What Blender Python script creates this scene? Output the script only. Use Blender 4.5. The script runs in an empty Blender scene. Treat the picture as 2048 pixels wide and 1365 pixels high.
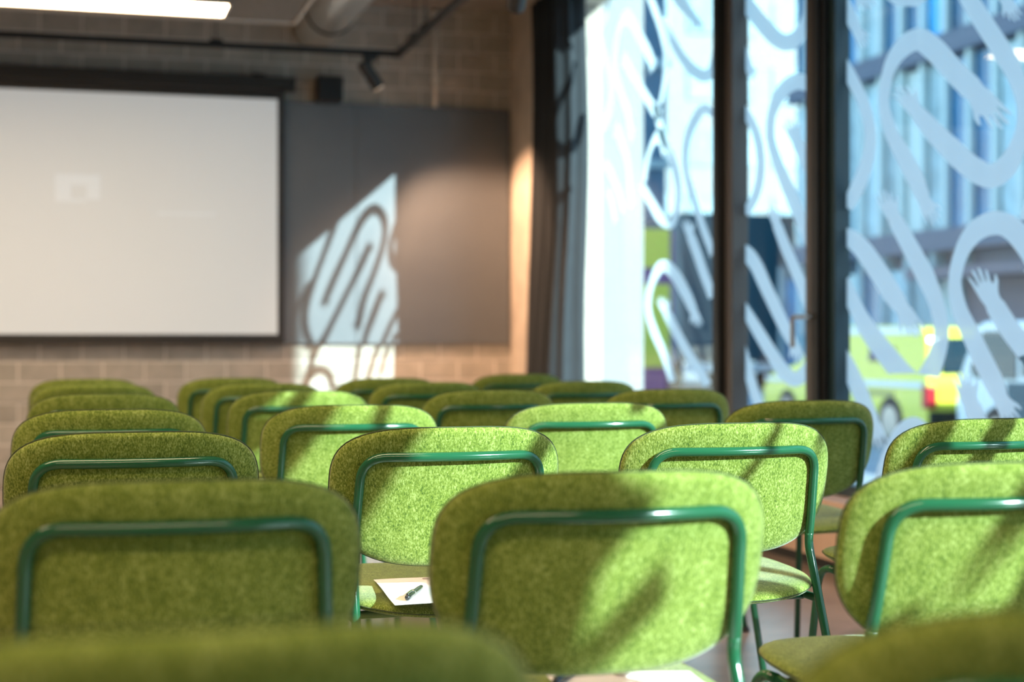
import bpy, bmesh, math, random
from mathutils import Vector, Matrix
from mathutils.geometry import tessellate_polygon
random.seed(7)
SC = bpy.context.scene
COL = SC.collection

# ------------------------------------------------------------------ camera
F = 3150.0; TH = math.radians(15.7); HZ = 676.0; CH = 0.945
cam_d = bpy.data.cameras.new('camera'); cam = bpy.data.objects.new('camera', cam_d); COL.objects.link(cam)
cam_d.sensor_width = 36; cam_d.lens = F / 2048 * 36
cam_d.shift_y = -(682.5 - HZ) / 2048
cam_d.clip_start = 0.05; cam_d.clip_end = 500
cam.location = (0, 0, CH); cam.rotation_euler = (math.pi / 2, 0, -TH)
cam_d.dof.use_dof = True; cam_d.dof.focus_distance = 3.05; cam_d.dof.aperture_fstop = 2.6
SC.camera = cam
RT = Vector((math.cos(TH), -math.sin(TH), 0)); FW = Vector((math.sin(TH), math.cos(TH), 0)); UP = Vector((0, 0, 1))

# ------------------------------------------------------------------ sky, sun, exposure
SUN_AZ = math.radians(33); SUN_EL = math.radians(25.3)
w = bpy.data.worlds.new('sky'); SC.world = w; w.use_nodes = True
nt = w.node_tree; nt.nodes.clear()
wo = nt.nodes.new('ShaderNodeOutputWorld'); bg = nt.nodes.new('ShaderNodeBackground')
tc = nt.nodes.new('ShaderNodeTexCoord'); sx = nt.nodes.new('ShaderNodeSeparateXYZ')
rp = nt.nodes.new('ShaderNodeValToRGB')
rp.color_ramp.elements[0].position = 0.0; rp.color_ramp.elements[0].color = (0.72, 0.93, 1.0, 1)
rp.color_ramp.elements[1].position = 0.75; rp.color_ramp.elements[1].color = (0.22, 0.52, 0.95, 1)
nt.links.new(tc.outputs['Generated'], sx.inputs[0]); nt.links.new(sx.outputs['Z'], rp.inputs[0])
nt.links.new(rp.outputs[0], bg.inputs[0]); nt.links.new(bg.outputs[0], wo.inputs[0])
bg.inputs[1].default_value = 2.8
sd = bpy.data.lights.new('sun', 'SUN'); so = bpy.data.objects.new('sun', sd); COL.objects.link(so)
sd.energy = 15.0; sd.angle = math.radians(0.38); sd.color = (0.84, 1.0, 0.98)
sdir = Vector((-math.sin(SUN_AZ) * math.cos(SUN_EL), math.cos(SUN_AZ) * math.cos(SUN_EL), -math.sin(SUN_EL)))
so.rotation_euler = sdir.to_track_quat('-Z', 'Y').to_euler(); so.location = (12, -16, 14)
SC.view_settings.view_transform = 'Standard'; SC.view_settings.look = 'None'
SC.view_settings.exposure = 0.0; SC.view_settings.gamma = 1.0; SC.view_settings.use_curve_mapping = False
SC.cycles.max_bounces = 8; SC.cycles.diffuse_bounces = 4; SC.cycles.glossy_bounces = 4
SC.cycles.transparent_max_bounces = 16; SC.cycles.caustics_reflective = False; SC.cycles.caustics_refractive = False
SC.cycles.sample_clamp_indirect = 6; SC.cycles.use_denoising = True
LAMP_E = 28.0; SPOT_E = 260.0

# ------------------------------------------------------------------ helpers
def ray(px, py):
    return RT * ((px - 1024) / F) + FW + UP * ((HZ - py) / F)
def on_z(px, py, z):
    r = ray(px, py); t = (z - CH) / r.z; return Vector((0, 0, CH)) + r * t
def on_x(px, py, X):
    r = ray(px, py); t = X / r.x; return Vector((0, 0, CH)) + r * t
def on_y(px, py, Y):
    r = ray(px, py); t = Y / r.y; return Vector((0, 0, CH)) + r * t

def mat(name, color=(0.8, 0.8, 0.8), rough=0.6, metal=0.0, spec=0.5, emit=None, es=1.0, coat=0.0,
        noise=None, bump=0.0, bscale=80.0, dark=None, stretch=(1, 1, 1), nlo=0.35, nhi=0.65, rand=0.0, detail=4.0):
    m = bpy.data.materials.new(name); m.use_nodes = True; n = m.node_tree.nodes; L = m.node_tree.links
    p = n['Principled BSDF']
    p.inputs['Base Color'].default_value = (*color, 1); p.inputs['Roughness'].default_value = rough
    p.inputs['Metallic'].default_value = metal; p.inputs['Specular IOR Level'].default_value = spec
    p.inputs['Coat Weight'].default_value = coat; p.inputs['Coat Roughness'].default_value = 0.08
    if emit: p.inputs['Emission Color'].default_value = (*emit, 1); p.inputs['Emission Strength'].default_value = es
    if noise or bump:
        t = n.new('ShaderNodeTexCoord'); mp = n.new('ShaderNodeMapping'); mp.inputs['Scale'].default_value = stretch
        L.new(t.outputs['Object'], mp.inputs[0])
        if noise:
            nz = n.new('ShaderNodeTexNoise'); nz.inputs['Scale'].default_value = noise; nz.inputs['Detail'].default_value = detail
            nz.inputs['Roughness'].default_value = 0.65
            if rand:
                oi = n.new('ShaderNodeObjectInfo'); nz.noise_dimensions = '4D'
                mu = n.new('ShaderNodeMath'); mu.operation = 'MULTIPLY'; mu.inputs[1].default_value = 37.0
                L.new(oi.outputs['Random'], mu.inputs[0]); L.new(mu.outputs[0], nz.inputs['W'])
            cr = n.new('ShaderNodeValToRGB'); cr.color_ramp.elements[0].position = nlo; cr.color_ramp.elements[1].position = nhi
            dk = dark or tuple(c * 0.7 for c in color)
            cr.color_ramp.elements[0].color = (*dk, 1); cr.color_ramp.elements[1].color = (*color, 1)
            L.new(mp.outputs[0], nz.inputs['Vector']); L.new(nz.outputs['Fac'], cr.inputs[0]); L.new(cr.outputs[0], p.inputs['Base Color'])
            if rand:
                hs = n.new('ShaderNodeHueSaturation'); mr = n.new('ShaderNodeMapRange')
                mr.inputs['To Min'].default_value = 1 - rand; mr.inputs['To Max'].default_value = 1 + rand
                L.new(oi.outputs['Random'], mr.inputs[0]); L.new(mr.outputs[0], hs.inputs['Value'])
                L.new(cr.outputs[0], hs.inputs['Color']); L.new(hs.outputs[0], p.inputs['Base Color'])
        if bump:
            nb = n.new('ShaderNodeTexNoise'); nb.inputs['Scale'].default_value = bscale; nb.inputs['Detail'].default_value = 5
            bp = n.new('ShaderNodeBump'); bp.inputs['Strength'].default_value = bump; bp.inputs['Distance'].default_value = 0.002
            L.new(mp.outputs[0], nb.inputs['Vector']); L.new(nb.outputs['Fac'], bp.inputs['Height']); L.new(bp.outputs[0], p.inputs['Normal'])
    return m

def felt():
    m = bpy.data.materials.new('green_felt'); m.use_nodes = True; n = m.node_tree.nodes; L = m.node_tree.links
    p = n['Principled BSDF']; p.inputs['Roughness'].default_value = 0.95; p.inputs['Specular IOR Level'].default_value = 0.15
    p.inputs['Sheen Weight'].default_value = 0.35; p.inputs['Sheen Roughness'].default_value = 0.4
    t = n.new('ShaderNodeTexCoord'); oi = n.new('ShaderNodeObjectInfo')
    mp = n.new('ShaderNodeMapping'); mp.inputs['Scale'].default_value = (1, 1, 0.45); L.new(t.outputs['Object'], mp.inputs[0])
    mu = n.new('ShaderNodeMath'); mu.operation = 'MULTIPLY'; mu.inputs[1].default_value = 51.0; L.new(oi.outputs['Random'], mu.inputs[0])
    a = n.new('ShaderNodeTexNoise'); a.noise_dimensions = '4D'; a.inputs['Scale'].default_value = 420; a.inputs['Detail'].default_value = 4; a.inputs['Roughness'].default_value = 0.7
    b = n.new('ShaderNodeTexNoise'); b.noise_dimensions = '4D'; b.inputs['Scale'].default_value = 60; b.inputs['Detail'].default_value = 4
    for q in (a, b): L.new(mp.outputs[0], q.inputs['Vector']); L.new(mu.outputs[0], q.inputs['W'])
    mx = n.new('ShaderNodeMath'); mx.operation = 'MULTIPLY_ADD'; mx.inputs[1].default_value = 0.2
    L.new(b.outputs['Fac'], mx.inputs[0]); L.new(a.outputs['Fac'], mx.inputs[2])
    cr = n.new('ShaderNodeValToRGB'); e = cr.color_ramp.elements
    e[0].position = 0.44; e[0].color = (0.040, 0.085, 0.014, 1)
    e[1].position = 0.76; e[1].color = (0.355, 0.435, 0.14, 1)
    k = e.new(0.60); k.color = (0.165, 0.225, 0.032, 1)
    L.new(mx.outputs[0], cr.inputs[0]); L.new(cr.outputs[0], p.inputs['Base Color'])
    bp = n.new('ShaderNodeBump'); bp.inputs['Strength'].default_value = 0.35; bp.inputs['Distance'].default_value = 0.0015
    L.new(a.outputs['Fac'], bp.inputs['Height']); L.new(bp.outputs[0], p.inputs['Normal'])
    return m

def glass_mat(name, tint=(0.93, 0.98, 0.98), rough=0.0, ior=1.5):
    m = bpy.data.materials.new(name); m.use_nodes = True; n = m.node_tree.nodes; L = m.node_tree.links; n.clear()
    o = n.new('ShaderNodeOutputMaterial'); mx = n.new('ShaderNodeMixShader'); tr = n.new('ShaderNodeBsdfTransparent')
    gl = n.new('ShaderNodeBsdfGlossy'); lw = n.new('ShaderNodeLayerWeight'); lw.inputs['Blend'].default_value = 0.5
    pw = n.new('ShaderNodeMath'); pw.operation = 'POWER'; pw.inputs[1].default_value = 5.0
    fr = n.new('ShaderNodeMath'); fr.operation = 'MULTIPLY_ADD'; fr.inputs[1].default_value = 0.9; fr.inputs[2].default_value = 0.04; fr.use_clamp = True
    L.new(lw.outputs['Facing'], pw.inputs[0]); L.new(pw.outputs[0], fr.inputs[0])
    tr.inputs[0].default_value = (*tint, 1); gl.inputs['Roughness'].default_value = rough
    L.new(fr.outputs[0], mx.inputs[0]); L.new(tr.outputs[0], mx.inputs[1]); L.new(gl.outputs[0], mx.inputs[2]); L.new(mx.outputs[0], o.inputs[0])
    return m

def film_mat():
    m = bpy.data.materials.new('frosted_film'); m.use_nodes = True; n = m.node_tree.nodes; L = m.node_tree.links; n.clear()
    o = n.new('ShaderNodeOutputMaterial'); m1 = n.new('ShaderNodeMixShader'); m2 = n.new('ShaderNodeMixShader')
    tl = n.new('ShaderNodeBsdfTranslucent'); df = n.new('ShaderNodeBsdfDiffuse'); tr = n.new('ShaderNodeBsdfTransparent')
    tl.inputs[0].default_value = (0.82, 0.94, 0.98, 1); df.inputs[0].default_value = (0.75, 0.8, 0.82, 1)
    m1.inputs[0].default_value = 0.36; m2.inputs[0].default_value = 0.04
    L.new(tl.outputs[0], m1.inputs[1]); L.new(df.outputs[0], m1.inputs[2]); L.new(m1.outputs[0], m2.inputs[1]); L.new(tr.outputs[0], m2.inputs[2])
    L.new(m2.outputs[0], o.inputs[0]); return m

M = dict(
    felt=felt(),
    frame=mat('green_painted_steel', (0.013, 0.092, 0.042), 0.13, 0.0, 0.5, coat=0.0),
    piping=mat('dark_piping', (0.035, 0.055, 0.02), 0.8),
    rubber=mat('black_rubber', (0.02, 0.02, 0.02), 0.7),
    floor=mat('polished_screed', (0.42, 0.33, 0.27), 0.22, 0, 0.5, noise=1.6, dark=(0.27, 0.22, 0.19), bump=0.02, bscale=30),
    plaster=mat('plaster', (0.55, 0.50, 0.44), 0.9, noise=3.0, dark=(0.48, 0.43, 0.38)),
    conc=mat('raw_concrete', (0.66, 0.58, 0.49), 0.85, noise=5.0, dark=(0.52, 0.45, 0.38), bump=0.2, bscale=25),
    ceil=mat('ceiling_concrete', (0.36, 0.33, 0.30), 0.9, noise=3.0, dark=(0.24, 0.22, 0.2)),
    block=mat('grey_block', (0.50, 0.46, 0.41), 0.9, noise=7.0, dark=(0.38, 0.355, 0.31), bump=0.3, bscale=60, rand=0.09),
    mortar=mat('mortar', (0.74, 0.70, 0.65), 0.95),
    board=mat('dark_board', (0.148, 0.165, 0.185), 0.50, 0.45, 0.9, noise=2.0, dark=(0.135, 0.15, 0.17)),
    black=mat('black_plastic', (0.018, 0.016, 0.015), 0.5),
    blackmetal=mat('black_metal', (0.012, 0.013, 0.014), 0.4, 0.0, 0.35),
    screen=mat('screen_cloth', (0.56, 0.60, 0.62), 0.9, emit=(0.93, 0.97, 0.98), es=0.26),  # cloth given a weak glow in place of projector light
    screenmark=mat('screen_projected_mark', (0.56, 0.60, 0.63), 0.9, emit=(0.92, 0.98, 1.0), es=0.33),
    frame_win=mat('anthracite_aluminium', (0.018, 0.05, 0.068), 0.3, 0.0, 0.6),
    frame_door=mat('brown_grey_aluminium', (0.085, 0.07, 0.062), 0.35, 0.0, 0.6),
    chrome=mat('brushed_steel', (0.55, 0.5, 0.45), 0.3, 1.0),
    curtain=mat('charcoal_curtain', (0.026, 0.032, 0.038), 0.9, noise=90, dark=(0.02, 0.024, 0.03), stretch=(1, 1, .1)),
    wood=mat('pale_plywood', (0.80, 0.58, 0.45), 0.5, noise=9, dark=(0.7, 0.5, 0.38), stretch=(3, .4, 3)),
    duct=mat('galvanised_duct', (0.78, 0.76, 0.72), 0.3, 0.75),
    conduit=mat('painted_conduit', (0.80, 0.76, 0.70), 0.5),
    raft=mat('grey_acoustic_board', (0.24, 0.22, 0.2), 0.95, noise=70, dark=(0.13, 0.12, 0.11), bump=0.5, bscale=90),
    lampbody=mat('white_lamp_body', (0.7, 0.66, 0.6), 0.5),
    diffuser=mat('lamp_diffuser', (0.9, 0.85, 0.8), 0.5, emit=(1.0, 0.71, 0.44), es=LAMP_E),
    lens=mat('spot_lens', (0.9, 0.85, 0.8), 0.4, emit=(1.0, 0.74, 0.5), es=1.5),
    glass=glass_mat('window_glass', (0.93, 0.985, 0.99)), film=film_mat(),
    paper=mat('white_paper', (0.82, 0.80, 0.79), 0.7), print=mat('grey_print', (0.42, 0.36, 0.34), 0.7), inkblue=mat('blue_ink', (0.12, 0.15, 0.5), 0.7),
    pen=mat('black_pen', (0.012, 0.016, 0.02), 0.2, coat=0.5),
    asphalt=mat('asphalt', (0.33, 0.35, 0.37), 0.9, noise=2.0, dark=(0.26, 0.28, 0.30)),
    pave=mat('pavement', (0.50, 0.52, 0.54), 0.9, noise=3.0, dark=(0.4, 0.42, 0.45)),
    ext_white=mat('white_render', (0.36, 0.38, 0.38), 0.9, noise=2.0, dark=(0.33, 0.36, 0.36)),
    ext_side=mat('side_wall_render', (0.31, 0.32, 0.32), 0.9, noise=2.0, dark=(0.29, 0.305, 0.305)),
    ext_fin=mat('pale_fin', (0.50, 0.60, 0.60), 0.6),
    ext_band=mat('grey_band', (0.09, 0.11, 0.16), 0.6),
    ext_glass=mat('facade_glass', (0.02, 0.16, 0.32), 0.08, 0.0, 1.0, noise=0.9, dark=(0.015, 0.07, 0.15), rand=0.5, nlo=.3, nhi=.7),
    ext_pale=mat('pale_blind', (0.36, 0.50, 0.55), 0.6, rand=0.3, noise=2.0),
    ext_blue=mat('blue_glass', (0.03, 0.32, 0.62), 0.1, 0.0, 1.0, rand=0.4, noise=1.0),
    ext_strip=mat('blue_grey_render', (0.09, 0.20, 0.30), 0.7, noise=2.0, dark=(.06, .15, .24)),
    ext_brown=mat('shopfront_brown', (0.14, 0.12, 0.15), 0.6),
    tower=mat('shade_tower_stone', (0.42, 0.45, 0.48), 0.9, noise=1.0),
    yellow=mat('yellow_paint', (0.74, 0.70, 0.05), 0.25, coat=0.6), purple=mat('purple_print', (0.10, 0.05, 0.22), 0.5),
    yellow2=mat('yellow_sign', (0.55, 0.60, 0.07), 0.5),
    silver=mat('silver_paint', (0.62, 0.68, 0.72), 0.25, 0.2, coat=0.6), carglass=mat('car_glass', (0.01, 0.03, 0.045), 0.06, 0, 0.9),
    red=mat('red_lamp', (0.5, 0.01, 0.02), 0.3), darkteal=mat('dark_teal_paint', (0.010, 0.075, 0.11), 0.4), white=mat('white_plastic', (0.8, 0.8, 0.8), 0.4),
    leaf=mat('green_leaf', (0.06, 0.30, 0.08), 0.6), bark=mat('bark', (0.12, 0.10, 0.08), 0.9),
)

def link(name, me, m=None, parent=None, loc=None, smooth=False):
    o = bpy.data.objects.new(name, me); COL.objects.link(o)
    if m and not me.materials: me.materials.append(m)
    if parent: o.parent = parent
    if loc is not None: o.location = loc
    if smooth:
        for p in me.polygons: p.use_smooth = True
    return o
def tag(o, label=None, cat=None, group=None, kind=None):
    if label: o['label'] = label
    if cat: o['category'] = cat
    if group: o['group'] = group
    if kind: o['kind'] = kind
    return o
def empty(name, loc=(0, 0, 0), rz=0):
    o = bpy.data.objects.new(name, None); COL.objects.link(o); o.location = loc; o.rotation_euler = (0, 0, rz); o.empty_display_size = 0.1; return o
def fin(bm, name, m, parent=None, smooth=False, bevel=0, loc=None):
    if bevel: bmesh.ops.bevel(bm, geom=bm.edges[:], offset=bevel, segments=2, affect='EDGES', profile=0.5)
    bmesh.ops.recalc_face_normals(bm, faces=bm.faces[:])
    me = bpy.data.meshes.new(name); bm.to_mesh(me); bm.free()
    return link(name, me, m, parent, loc, smooth)
def box(bm, x0, x1, y0, y1, z0, z1, mx=None):
    vs = [bm.verts.new((x, y, z)) for x in (x0, x1) for y in (y0, y1) for z in (z0, z1)]
    if mx:
        for v in vs: v.co = mx @ v.co
    for f in ((0, 1, 3, 2), (4, 6, 7, 5), (0, 4, 5, 1), (2, 3, 7, 6), (0, 2, 6, 4), (1, 5, 7, 3)): bm.faces.new([vs[i] for i in f])
def B(name, m, x0, x1, y0, y1, z0, z1, parent=None, bevel=0):
    bm = bmesh.new(); box(bm, x0, x1, y0, y1, z0, z1); return fin(bm, name, m, parent, bevel=bevel)
def tube(bm, pts, r, n=12, closed=False, cap=True, rr=None):
    pts = [Vector(p) for p in pts]; N = len(pts); rings = []; up = None
    for i, p in enumerate(pts):
        if closed: t = (pts[(i + 1) % N] - pts[i - 1]).normalized()
        else: t = (pts[min(i + 1, N - 1)] - pts[max(i - 1, 0)]).normalized()
        if up is None:
            up = Vector((0, 0, 1)) if abs(t.z) < 0.9 else Vector((0, 1, 0))
        u = (up - t * up.dot(t)).normalized(); up = u; v = t.cross(u)
        q = rr[i] if rr else r
        rings.append([bm.verts.new(p + (u * math.cos(a) + v * math.sin(a)) * q) for a in [2 * math.pi * k / n for k in range(n)]])
    for i in range(N if closed else N - 1):
        a, b = rings[i], rings[(i + 1) % N]
        for k in range(n): bm.faces.new((a[k], a[(k + 1) % n], b[(k + 1) % n], b[k]))
    if cap and not closed: bm.faces.new(rings[0][::-1]); bm.faces.new(rings[-1])
def fillet(pts, rads, seg=7):
    out = [Vector(pts[0])]
    for i in range(1, len(pts) - 1):
        a, b, c = Vector(pts[i - 1]), Vector(pts[i]), Vector(pts[i + 1]); r = rads[i - 1]
        p0 = b + (a - b).normalized() * r; p1 = b + (c - b).normalized() * r
        for k in range(seg + 1):
            t = k / seg; out.append(p0 * (1 - t) ** 2 + b * 2 * t * (1 - t) + p1 * t * t)
    out.append(Vector(pts[-1])); return out
def cyl(bm, a, b, r, n=20): tube(bm, [a, b], r, n)

# ------------------------------------------------------------------ room shell
XG = 3.12; YB = 10.5; ZC = 3.20; XP = 2.94
tag(B('floor', M['floor'], -4.5, XP + .3, -4, YB + .2, -0.1, 0), kind='structure')
tag(B('ceiling', M['ceil'], -4.5, XG + .23, -4, YB + .2, ZC, ZC + .2), kind='structure')
tag(B('wall_left', M['plaster'], -4.7, -4.5, -4, YB + .2, -0.1, ZC + .2), kind='structure')
tag(B('wall_rear', M['plaster'], -4.7, XG + .23, -4.2, -4, -0.1, ZC + .2), kind='structure')
# block wall
wb = tag(B('wall_back', M['mortar'], -4.5, XG + .23, YB + .006, YB + .22, -0.1, ZC + .2), kind='structure')
BW, BH, J = 0.262, 0.132, 0.011
bm = bmesh.new(); box(bm, 0, BW - J, 0, 0.05, 0, BH - J)
bmesh.ops.recalc_face_normals(bm, faces=bm.faces[:])
bmesh.ops.bevel(bm, geom=[e for e in bm.edges if all(v.co.y < 0.01 for v in e.verts)], offset=0.003, segments=1, affect='EDGES')
bme = bpy.data.meshes.new('brick'); bm.to_mesh(bme); bm.free(); bme.materials.append(M['block'])
rest = bmesh.new(); nrow = int(ZC / BH) + 1
for r in range(nrow):
    z = r * BH + 0.004
    x = -4.5 + (0 if r % 2 else -BW / 2)
    while x < XP - 0.02:
        x1 = min(x + BW - J, XP)
        hidden = (7 <= r <= 17) or x < -0.95
        full = x1 - x > BW - J - 1e-4 and z + BH < ZC
        if hidden or not full:
            box(rest, max(x, -4.5), x1, YB + random.uniform(-.001, .001), YB + .05, z, min(z + BH - J, ZC))
        else:
            o = bpy.data.objects.new('brick', bme); COL.objects.link(o); o.parent = wb
            o.location = (x, YB + random.uniform(-.002, .002), z)
        x += BW
o = fin(rest, 'blockwork', M['block'], wb); o['kind'] = 'stuff'

# right side: plinth bench, pier, lintel
t = tag(empty('wall_right'), kind='structure')
B('sill_board', M['wood'], XP - .01, XG + .2, -4, 9.75, 0.262, 0.292, t, bevel=.003)
B('bench_front', M['wood'], XP, XP + .03, -4, 9.75, 0.05, 0.262, t)
B('plinth', M['black'], XP + .03, XG + .2, -4, 9.75, -0.38, 0.262, t)
B('pier', M['conc'], XP, XG + .23, 9.75, YB + .006, -0.38, ZC, t)
B('lintel', M['conc'], XG - .05, XG + .23, -4.2, 9.76, 3.12, 9.0, t)
B('facade_end', M['ext_white'], XG - .05, XG + .23, 9.76, YB + .22, ZC + .2, 9.0, t)

# ------------------------------------------------------------------ windows
def interp(ws, n):
    out = []
    for i in range(n):
        u = i / (n - 1) * (len(ws) - 1); k = min(int(u), len(ws) - 2); out.append(ws[k] + (ws[k + 1] - ws[k]) * (u - k))
    return out
def catmull(P, seg=6):
    P = [Vector((p[0], p[1])) for p in P]; out = []
    for i in range(len(P) - 1):
        p0 = P[i - 1] if i else P[0] * 2 - P[1]; p1 = P[i]; p2 = P[i + 1]; p3 = P[i + 2] if i + 2 < len(P) else P[-1] * 2 - P[-2]
        for k in range(seg):
            t = k / seg
            out.append(0.5 * ((2 * p1) + (p2 - p0) * t + (2 * p0 - 5 * p1 + 4 * p2 - p3) * t * t + (3 * p1 - 3 * p2 + p3 - p0) * t ** 3))
    out.append(P[-1]); return out
HAND = [(0, .95), (.4, .86), (.9, .95), (1.4, 1.2), (1.9, 1.55), (2.5, 1.72), (2.75, 1.62), (2.35, 1.35), (2.0, 1.05), (2.3, .95), (3.1, 1.12), (3.5, 1.16), (3.55, 1.0), (3.2, .86), (2.55, .58),
        (2.6, .48), (3.6, .66), (4.1, .62), (4.15, .46), (3.7, .36), (2.7, .1), (2.7, 0), (3.8, .08), (4.25, -.02), (4.25, -.17), (3.8, -.24), (2.6, -.38),
        (2.5, -.48), (3.4, -.6), (3.85, -.74), (3.8, -.88), (3.3, -.88), (2.2, -.9), (1.2, -.92), (.5, -.84), (0, -.95)]
def hand_pts(p, d, h, flip):
    n = Vector((-d.y, d.x)); out = []
    for u, v in HAND:
        out.append(p + d * (u * h) + n * (v * h * (-1 if flip else 1)))
    return out[::-1] if flip else out
def arm_outline(P, ws, h0=0, h1=0):
    """outline of one arm drawn along the points P (2D) with full widths ws; h0/h1: hand at start/end (1 or -1 = thumb side)"""
    C = catmull(P); W = interp(ws, len(C)); Lf, Rt = [], []
    for i, c in enumerate(C):
        d = (C[min(i + 1, len(C) - 1)] - C[max(i - 1, 0)]).normalized(); n = Vector((-d.y, d.x))
        Lf.append(c + n * W[i] / 2); Rt.append(c - n * W[i] / 2)
    out = list(Lf)
    if h1: out += hand_pts(C[-1], (C[-1] - C[-2]).normalized(), W[-1] / 2, h1 < 0)
    out += Rt[::-1]
    if h0: out += hand_pts(C[0], (C[0] - C[1]).normalized(), W[0] / 2, h0 < 0)
    return out
def clip(poly, axis, val, keep_greater):
    out = []; N = len(poly)
    for i in range(N):
        a, b = poly[i], poly[(i + 1) % N]
        ia = (a[axis] >= val) == keep_greater; ib = (b[axis] >= val) == keep_greater
        if ia: out.append(a)
        if ia != ib:
            t = (val - a[axis]) / (b[axis] - a[axis]); out.append(a + (b - a) * t)
    return out
def c3(L): return [(1540 + x / 3.033, y / 3.033) for x, y in L]
def c2(L): return [(1060 + x / 3.034, y / 3.034) for x, y in L]
def c5(L): return [(1540 + x / 2.73, 400 + y / 2.73) for x, y in L]
def c4(L): return [(1060 + x / 2.968, 400 + y / 2.968) for x, y in L]
def c7(L): return [(1480 + x / 4.55, 560 + y / 4.55) for x, y in L]
K3, K5, K4, K7 = 1 / 3.033, 1 / 2.73, 1 / 2.968, 1 / 4.55
# (points in the photograph, widths, hand at start, hand at end)
A_RIGHT = [
    (c3([(1225, 535), (1120, 430), (1000, 300), (905, 240), (800, 300), (725, 430), (695, 620), (735, 790), (800, 920), (880, 1070), (930, 1190)]),
     [150 * K3, 140 * K3, 145 * K3, 140 * K3, 110 * K3, 75 * K3, 65 * K3, 80 * K3, 100 * K3, 110 * K3, 90 * K3], 1, -1),
    (c3([(905, 690), (1000, 800), (1100, 900), (1220, 1010), (1345, 1070), (1450, 1000), (1530, 830), (1545, 650), (1500, 470), (1400, 290), (1290, 120), (1180, -60)]),
     [100 * K3, 125 * K3, 140 * K3, 145 * K3, 150 * K3, 130 * K3, 90 * K3, 80 * K3, 110 * K3, 125 * K3, 120 * K3, 110 * K3], 1, 0),
    (c3([(700, -60), (770, 0), (840, 8), (910, 0), (970, -80)]), [60 * K3] * 5, 0, 0),
    (c3([(420, -60), (480, 70), (520, 160)]), [80 * K3, 80 * K3, 70 * K3], 0, -1),
    (c3([(400, 300), (480, 440), (570, 620), (612, 800), (600, 960), (540, 1130), (470, 1260)]), [60 * K3, 80 * K3, 72 * K3, 70 * K3, 78 * K3, 90 * K3, 80 * K3], 0, 0),
    (c5([(690, 110), (760, 240), (850, 410), (915, 570), (940, 720), (910, 870), (840, 1000), (760, 985), (660, 870), (560, 740), (490, 620), (400, 440)]),
     [85 * K5, 95 * K5, 105 * K5, 85 * K5, 80 * K5, 95 * K5, 125 * K5, 125 * K5, 115 * K5, 105 * K5, 85 * K5, 80 * K5], 1, 0),
    (c5([(360, 190), (440, 210), (510, 270), (600, 400), (670, 510), (715, 575)]), [90 * K5, 100 * K5, 105 * K5, 110 * K5, 110 * K5, 95 * K5], 0, 1),
    (c5([(1235, 580), (1310, 700), (1420, 850), (1520, 1000)]), [110 * K5, 115 * K5, 115 * K5, 110 * K5], 1, 0),
    (c5([(1480, 360), (1387, 220), (1300, 140), (1210, 130), (1120, 180), (1050, 290), (1015, 440), (1035, 580), (1090, 710), (1160, 860), (1220, 980), (1255, 1060)]),
     [130 * K5, 130 * K5, 130 * K5, 130 * K5, 110 * K5, 80 * K5, 72 * K5, 85 * K5, 100 * K5, 110 * K5, 110 * K5, 95 * K5], 0, -1),
    (c5([(1110, 1130), (1160, 1250), (1220, 1400)]), [95 * K5, 100 * K5, 100 * K5], 1, 0),
    (c5([(860, 1300), (800, 1235), (740, 1260), (670, 1370), (620, 1520), (600, 1700)]), [100 * K5, 95 * K5, 95 * K5, 90 * K5, 80 * K5, 80 * K5], 0, 0),
    (c5([(380, 820), (440, 930), (500, 1060), (560, 1200)]), [80 * K5, 90 * K5, 90 * K5, 80 * K5], 0, 1),
    (c3([(1340, -160), (1400, -60), (1425, -20)]), [100 * K3, 100 * K3, 80 * K3], 0, 1),
]
A_MID = [
    (c3([(-190, -70), (-110, 60), (-20, 170), (60, 245), (130, 255), (190, 200), (230, 100), (240, -80)]), [75 * K3, 90 * K3, 95 * K3, 100 * K3, 100 * K3, 85 * K3, 60 * K3, 60 * K3], 0, 0),
    (c3([(330, 560), (240, 510), (150, 500), (70, 570), (15, 700), (10, 840), (50, 980), (110, 1130), (160, 1250), (215, 1400)]), [80 * K3, 95 * K3, 100 * K3, 80 * K3, 50 * K3, 50 * K3, 60 * K3, 75 * K3, 80 * K3, 65 * K3], 0, -1),
    (c3([(175, 870), (230, 980), (290, 1100)]), [75 * K3, 85 * K3, 85 * K3], 1, 0),
    (c2([(1240, 150), (1290, 290), (1325, 390)]), [50 * K3, 55 * K3, 50 * K3], 0, -1),
    (c2([(1240, 600), (1310, 680), (1380, 820), (1405, 1000), (1380, 1170), (1310, 1300)]), [50 * K3, 55 * K3, 50 * K3, 48 * K3, 50 * K3, 55 * K3], 0, 0),
    (c4([(1200, 340), (1270, 310), (1340, 380), (1410, 530), (1500, 720), (1560, 840)]), [90 * K4, 95 * K4, 80 * K4, 75 * K4, 75 * K4, 65 * K4], 0, 1),
    (c7([(30, 230), (90, 330), (190, 500), (300, 680), (400, 830), (500, 905), (590, 850), (650, 720), (670, 560)]), [80 * K7, 95 * K7, 110 * K7, 115 * K7, 130 * K7, 140 * K7, 120 * K7, 80 * K7, 80 * K7], 1, 0),
    (c5([(45, 140), (90, 260), (150, 400), (200, 530), (240, 640)]), [55 * K5, 60 * K5, 62 * K5, 60 * K5, 60 * K5], 1, 0),
    (c7([(-20, 500), (40, 680), (90, 860), (150, 1060), (230, 1250)]), [80 * K7, 90 * K7, 90 * K7, 90 * K7, 90 * K7], 0, 0),
]
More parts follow.
